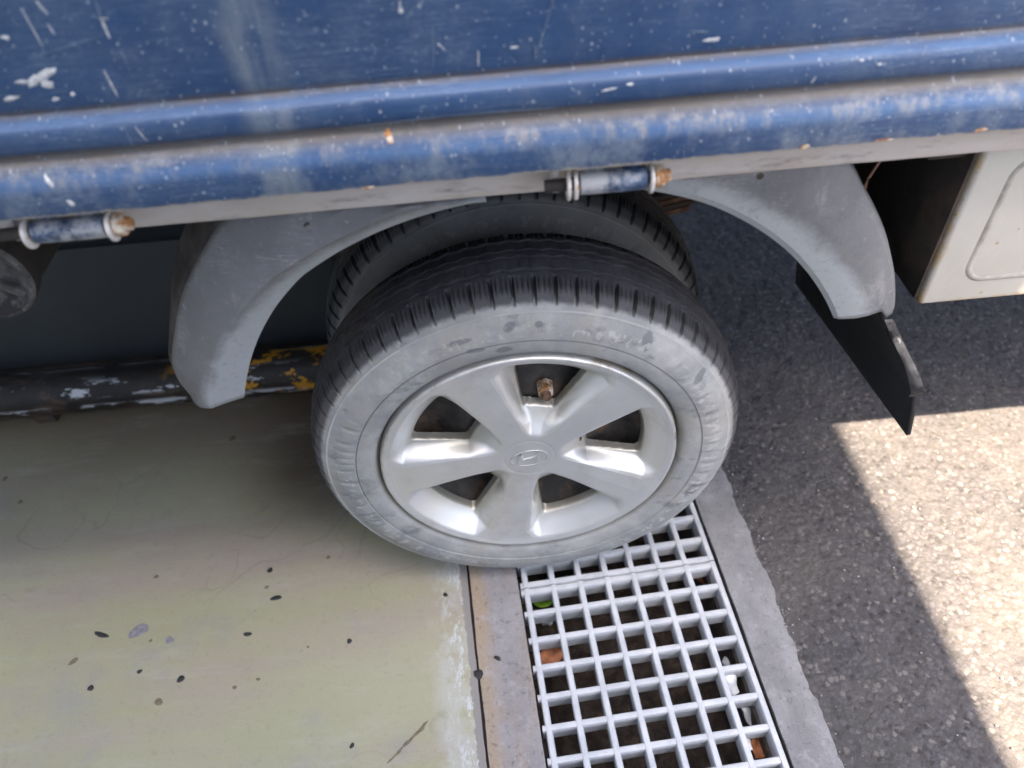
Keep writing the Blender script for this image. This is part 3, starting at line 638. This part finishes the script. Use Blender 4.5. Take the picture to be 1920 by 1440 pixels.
def wheel_cover():
    NT, NR = 1440, 150
    rad = np.concatenate([np.linspace(.0, .170, 134), np.linspace(.1712, .1938, 26)])
    th = np.arange(NT)*2*math.pi/NT
    T, Rg = np.meshgrid(th, rad, indexing='ij')
    sp0 = R(41.)
    loc = (T-sp0+R(36)) % R(72)-R(36)                      # 0 on a spoke's centre line
    win = R(36)-np.abs(loc)                                # angle away from the window's centre line
    lx = Rg*np.sin(np.abs(loc))                            # distance from the spoke's centre line
    half = .0119+.089*Rg + np.clip(Rg-.164, 0, 1)*.85
    ds = lx-half                                           # >0 inside the window
    inset = np.interp(Rg, [.04, .060, .080, .15, .18], [.014, .017, .0085, .023, .026])
    face = .0105-.0075*np.clip((Rg-.05)/.13, 0, 1)**1.3
    lip = np.interp(Rg, [0, .171, .178, .184, .1880, .1908, .1925, .1938], [0, 0, -.0004, -.0018, -.0036, -.0036, -.0005, .009])
    base = face+lip
    d_side = ds/inset*.024
    # a fine step halfway down each spoke flank
    d_side = d_side - .0022*np.sin(np.clip(ds/inset, 0, 1)*2*math.pi)
    d_hub = (Rg*np.cos(win)-.0425)*.70
    d_rim = (.1810-Rg)*.92
    def smin(a, b, k=.0025):
        h = np.clip(.5+.5*(b-a)/k, 0, 1); return b*(1-h)+a*h-k*h*(1-h)
    d = smin(smin(d_side, d_hub, .008), d_rim, .007)
    D = .0240
    dd = np.clip(d, 0, D)
    # soft shoulder where the spoke face turns into the flank
    dd = np.where(d < .003, np.where(d > -.003, (np.clip(d, -.003, .003)+.003)**2/.012, 0), dd)
    drop = np.clip((d-D)*9, 0, .012)
    Yv = base+dd+drop
    # slight crown across each spoke
    inside = np.clip(-ds/np.maximum(half, 1e-4), 0, 1)
    Yv += np.where(ds < 0, -.0012*inside*np.clip((Rg-.05)/.05, 0, 1), 0)
    # hub cap disc outline
    Yv += .0007*np.exp(-((Rg-.0335)/.0011)**2)
    V = np.stack([Rg*np.cos(T), Yv, Rg*np.sin(T)], -1).reshape(-1, 3)
    nr = len(rad); hole = drop > .0115
    F = [q for q in grid_faces(NT, nr, True, False) if not (hole.flat[q[0]] and hole.flat[q[1]] and hole.flat[q[2]] and hole.flat[q[3]])]
    me = bpy.data.meshes.new('wheel_cover'); me.from_pydata(V.tolist(), [], F)
    bm = bmesh.new(); bm.from_mesh(me); bpy.data.meshes.remove(me)
    bmesh.ops.remove_doubles(bm, verts=[v for v in bm.verts if v.co.x**2+v.co.z**2 < 1e-9], dist=1e-5)
    loose = [v for v in bm.verts if not v.link_faces]; bmesh.ops.delete(bm, geom=loose, context='VERTS')
    me = bpy.data.meshes.new('wheel_cover'); bm.to_mesh(me); bm.free()
    return link('wheel_cover', me, SILVER, wheel, 60)
cover = wheel_cover()
def emblem():
    # slanted H inside an oval, raised and in the same silver
    def ribbon(pts, wid, h, closed):
        n = len(pts); V = []
        for i in range(n):
            p = Vector(pts[i]); a = Vector(pts[(i+1) % n if closed else min(i+1, n-1)]); b = Vector(pts[i-1 if (closed or i) else 0])
            t = (a-b).normalized(); nn = Vector((-t.y, t.x)); w_ = wid[i] if isinstance(wid, list) else wid
            for s, k in ((-1, 0), (-.75, .8), (0, 1), (.75, .8), (1, 0)): V.append((p.x+nn.x*w_*s, .0100-h*k, p.y+nn.y*w_*s))
        return V, grid_faces(n, 5, closed, False)
    ov = [(.0245*math.cos(t), .0150*math.sin(t)) for t in [2*math.pi*i/64 for i in range(64)]]
    V, F = ribbon(ov, .0007, .0012, True)
    parts = [(V, F)]
    L = [(-.0165+.0062*s+.0022*math.sin(s*3.14), -.0112+.0215*s) for s in [i/12 for i in range(13)]]
    Rr_ = [(.0103+.0062*s-.0022*math.sin(s*3.14), -.0103+.0215*s) for s in [i/12 for i in range(13)]]
    M_ = [(-.0115+.0230*s, -.0035+.0070*s+.0012*math.sin(s*6.28)) for s in [i/14 for i in range(15)]]
    for pts, w_ in ((L, [.0022+.0010*math.sin(3.14*i/12) for i in range(13)]), (Rr_, [.0022+.0010*math.sin(3.14*i/12) for i in range(13)]), (M_, .0020)):
        parts.append(ribbon(pts, w_, .0026, False))
    V = []; F = []
    for v, q in parts:
        o = len(V); V += v; F += [tuple(i+o for i in t) for t in q]
    o = mesh('hub_emblem', V, F, SILVER, wheel, 50); o.rotation_euler = (0, R(-8), 0); return o
emblem()
for k in range(5):                                                                  # lug nuts behind the windows
    a = R(77+72*k); rN = .094 if k == 0 else .066
    bm = bmesh.new(); bmesh.ops.create_cone(bm, cap_ends=True, segments=6, radius1=.0115, radius2=.0105, depth=.018)
    bmesh.ops.bevel(bm, geom=bm.edges[:], offset=.001, segments=2, affect='EDGES')
    bmesh.ops.transform(bm, matrix=Matrix.Translation((rN*math.cos(a)+.006*math.sin(a), .046, rN*math.sin(a)))@Matrix.Rotation(R(90), 4, 'X'), verts=bm.verts)
    frombm('lug_nut', bm, RUSTB if k == 0 else BRAKE, wheel, 35)
    tube('wheel_stud', [(rN*math.cos(a)+.006*math.sin(a), .050, rN*math.sin(a)), (rN*math.cos(a)+.006*math.sin(a), .030, rN*math.sin(a)), (rN*math.cos(a)+.006*math.sin(a), .0285, rN*math.sin(a))], [.0062, .0062, .005], RUSTY, wheel, 14)

# ------------------------------------------------------------------ fenders
FC = (.008, .284)
def ring(tab, y, angs, zmax=.694):
    aa = [t[0] for t in tab]; rv = [t[1] for t in tab]; out = []
    o = np.argsort(aa); aa = np.array(aa)[o]; rv = np.array(rv)[o]
    for a in angs:
        r_ = float(np.interp(a, aa, rv)); yy = float(np.interp(a, aa, np.array([t[2] if len(t) > 2 else y for t in tab])[o]))
        x, z = FC[0]+r_*math.cos(R(a)), FC[1]+r_*math.sin(R(a))
        out.append((x, yy, min(z, zmax)))
    return out
def fender(name, rings, parent, solid=.003, mat=None):
    n = len(rings[0]); V = [p for rg in rings for p in rg]
    o = mesh(name, V, grid_faces(len(rings), n), mat or PLASTIC, parent, 17)
    md = o.modifiers.new('solid', 'SOLIDIFY'); md.thickness = solid; md.offset = 0
    return o
def spread(a0, a1, n=56): return [a0+(a1-a0)*i/(n-1) for i in range(n)]
A_l = [(92, .402), (95.7, .400), (111, .400), (124, .3995), (131, .3935), (138.7, .3854), (146, .3775), (152.3, .3716), (153.5, .371)]
B_l = [(92, .420), (110, .4215), (118, .4225), (126, .4245), (135, .4205), (142.5, .4150), (148, .4075), (154.4, .3990)]
C_l = [(92, .500), (110, .497), (124.5, .4861), (131, .4770), (138, .4685), (144, .4590), (150, .4520), (153.3, .4440), (156, .4280)]
rows = []
rows.append(ring([(a, r_+.004) for a, r_ in A_l], .014, spread(95.2, 151.6)))
rows.append(ring(A_l, .004, spread(95.2, 152.9)))
mid1 = [(a, (np.interp(a, [t[0] for t in A_l], [t[1] for t in A_l])*.35+np.interp(a, [t[0] for t in B_l], [t[1] for t in B_l])*.65)) for a in range(92, 157, 2)]
rows.append(ring(mid1, -.0085, spread(95.0, 153.4)))
rows.append(ring(B_l, -.0165, spread(94.8, 153.6)))
rows.append(ring([(a, r_+.003) for a, r_ in B_l], -.0160, spread(94.6, 153.9)))
for k, yy in ((.25, -.0105), (.5, -.0035), (.75, .0045), (.9, .010), (1., .014)):
    tb = [(a, np.interp(a, [t[0] for t in B_l], [t[1] for t in B_l])*(1-k)+np.interp(a, [t[0] for t in C_l], [t[1] for t in C_l])*k) for a in range(92, 160, 2)]
    rows.append(ring(tb, yy, spread(94.5, {.25: 155.0, .5: 156.1, .75: 156.6, .9: 156.0, 1.: 154.4}[k])))
rows.append(ring([(a, r_+.006) for a, r_ in C_l], .024, spread(94.5, 152.5)))
rows.append(ring([(a, r_+.010+.018*max(0, (148-a)/25)) for a, r_ in C_l], .050, spread(94.5, 150.0)))
rows.append(ring([(a, r_+.012+.02*max(0, (148-a)/25)) for a, r_ in C_l], .30, spread(94.5, 147.5)))
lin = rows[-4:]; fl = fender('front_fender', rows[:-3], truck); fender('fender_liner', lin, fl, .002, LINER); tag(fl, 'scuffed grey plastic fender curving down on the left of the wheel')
fl.name = 'fender'
A_r = [(80, .414), (75.4, .4136), (64.8, .4153), (57, .4128), (49.2, .4097), (40, .4045), (32, .4002), (29, .399)]
C_r = [(80, .52), (60, .512), (53.8, .506), (48.4, .493), (40.5, .481), (33.9, .4695), (28.6, .459), (27, .455)]
def mixr(k): return [(a, float(np.interp(a, [t[0] for t in A_r][::-1], [t[1] for t in A_r][::-1])*(1-k)+np.interp(a, [t[0] for t in C_r][::-1], [t[1] for t in C_r][::-1])*k)) for a in range(26, 82, 2)]
rows = [ring([(a, r_+.004) for a, r_ in A_r], .016, spread(78, 32.6))]
for k, yy, a1 in ((0, .0, 32.0), (.06, -.0032, 31.8), (.30, -.0075, 31.0), (.50, -.0090, 30.6), (.72, -.0085, 30.2), (.80, -.0075, 28.4), (.93, -.004, 28.2), (1., .0005, 28.6)):
    rows.append(ring(mixr(k), yy, spread(78, a1)))
rows.append(ring([(a, r_+.003) for a, r_ in C_r], .012, spread(78, 29.)))
rows.append(ring([(a, r_+.004) for a, r_ in C_r], .30, spread(78, 31.)))
fr = fender('fender', rows, truck); tag(fr, 'pale scuffed grey plastic fender behind the wheel on the right')
tube('fender_bolt', [(.225, -.004, .690), (.225, -.0105, .690)], .0035, DARKSTEEL, fr, 10)
tube('fender_bolt', [(-.19, .0, .680), (-.19, -.0105, .680)], .004, DARKSTEEL, fl, 10)

# mud flap: a thick rubber sheet hanging from the rear fender, outer edge torn into a wave
def flap():
    nz, ny = 40, 22; V = []
    zt, zb = .57, .349
    edge_z = [.349, .39, .4257, .445, .4599, .476, .5094, .54, .57]; edge_y = [-.0600, -.0600, -.0592, -.054, -.045, -.014, .006, .008, .010]
    for i in range(nz):
        s = i/(nz-1); z = zb+(zt-zb)*s
        y0 = float(np.interp(z, edge_z, edge_y)); y1 = .30
        for j in range(ny):
            t = (j/(ny-1))**1.3; y = y0+(y1-y0)*t
            x = float(np.interp(z, [.349, .39, .4257, .46, .51, .57], [.452, .443, .434, .420, .396, .372]))
            x += .005*math.exp(-((y+.03)/.03)**2)*math.sin((z-.349)*28)*s+.004*math.sin(y*14+z*9)*s
            V.append((x, y, z-.15*(y-y0)*(1-s)))
    o = mesh('mud_flap', V, grid_faces(nz, ny), FLAP, truck, 60)
    md = o.modifiers.new('solid', 'SOLIDIFY'); md.thickness = .005; md.offset = 0
    return o
fp = flap()
boxo('flap_clip', (.4125, -.029, .470), (.4165, -.021, .478), RAIL, fp, .002)
def torn_edge():
    zs = np.linspace(.418, .492, 26); V = []
    for z in zs:
        k = math.sin(math.pi*(z-.418)/.074); y = float(np.interp(z, [.4257, .445, .4599, .476, .5094], [-.0592, -.054, -.045, -.014, .0]))
        x = float(np.interp(z, [.4257, .46, .51], [.434, .420, .398]))
        for a, b in ((-.0035, .001), (-.0045, -.007*k), (-.001, -.017*k), (.0055, -.020*k)): V.append((x+a, y+b, z))
    return mesh('curled_edge', V, grid_faces(26, 4), CAPM, fp, 60)  # greyer than the flap: light caught by the curl put into colour
torn_edge()

# ------------------------------------------------------------------ tool box behind the wheel
def toolbox():
    bm = bmesh.new(); box(bm, (.4545, .0200, .4825), (1.25, .40, .6965), .006, 3)
    o = frombm('tool_box', bm, BOXP, truck, 35)
    def pressed(pts, wd, h, face):
        n = len(pts); V = []
        for i in range(n):
            p = Vector(pts[i]); t = (Vector(pts[(i+1) % n])-Vector(pts[i-1])).normalized(); nn = Vector((-t.y, t.x))
            for s, k in ((-1, -.0003), (-.5, .8), (0, 1), (.5, .8), (1, -.0003)):
                q = p+nn*wd*s; V.append((q.x, .0200-h*k, q.y) if face == 'y' else (.4545-h*k, q.x, q.y))
        return V, grid_faces(n, 5, True, False)
    def rrect(x0, x1, z0, z1, rd):
        out = []
        for cx, cz, a0 in ((x1-rd, z1-rd, 0), (x0+rd, z1-rd, 90), (x0+rd, z0+rd, 180), (x1-rd, z0+rd, 270)):
            out += [(cx+rd*math.cos(R(a0+9*i)), cz+rd*math.sin(R(a0+9*i))) for i in range(11)]
        return out
    V, F = pressed(rrect(.4935, .86, .5155, .664, .022), .0036, .0018, 'y'); mesh('pressed_bead', V, F, BEADM, o, 60)
    V, F = pressed(rrect(.07, .33, .515, .645, .02), .004, .003, 'x'); mesh('pressed_bead', V, F, BOXP, o, 60)
    return o
tb = toolbox()
boxo('box_side_plate', (.4500, .026, .489), (.4538, .396, .692), DARKSTEEL, tb, .001)
tube('loose_wire', [(.362, .02, .70), (.352, .018, .68), (.343, .014, .662), (.339, .010, .648), (.342, .008, .640)], [.0012, .0012, .0014, .0035, .003], RUSTY, truck, 8)

# ------------------------------------------------------------------ round reservoir hanging at the left
rs = lathe_y('reservoir', [(.0, .022), (.012, .020), (.016, .024), (.036, .026), (.042, .022), (.046, .018), (.050, .018), (.052, .024), (.052, .034), (.047, .040), (.047, .150), (.043, .16), (.0, .165)], DARKSTEEL, truck, 48, (-.522, -.004, .638), 35); rs.scale = (.93, 1, .93)
for k in range(4):
    a = R(45+90*k+10); bm = bmesh.new(); box(bm, (.010, .0165, -.005), (.044, .026, .005), .002, 2)
    bmesh.ops.transform(bm, matrix=Matrix.Rotation(-a, 4, 'Y'), verts=bm.verts); frombm('cap_rib', bm, CAPM, rs, 40)
lathe_y('cap_ring', [(.0455, .0175), (.0475, .0145), (.0505, .0145), (.0525, .0180)], CAPM, rs, 48)
lathe_y('cap_face', [(.0, .0195), (.011, .0175), (.015, .0225), (.034, .0235), (.040, .0200), (.046, .0170)], CAPM, rs, 48)
boxo('reservoir_bracket', (-.500, .110, .655), (-.430, .116, .727), DARKSTEEL, truck, .002)

# ------------------------------------------------------------------ the building behind the photographer, whose corner throws the shade
bd = empty('building', (-3.7, -3.1, 0)); tag(bd, 'plain pale rendered building whose corner shades the truck', 'building')
boxo('wall', (-4.3, -2.0, -.02), (.576+3.7, 2.0, 4.2), simple('pale_render', (.74, .72, .68), .8, 0, .12, 3, .001), bd, .01)
boxo('parapet', (-4.34, -2.04, 4.2), (.570+3.7, 2.03, 4.3), CONC_R, bd, .01)
boxo('door', (.6, 1.95, 0), (1.55, 2.012, 2.1), POSTM, bd, .005)
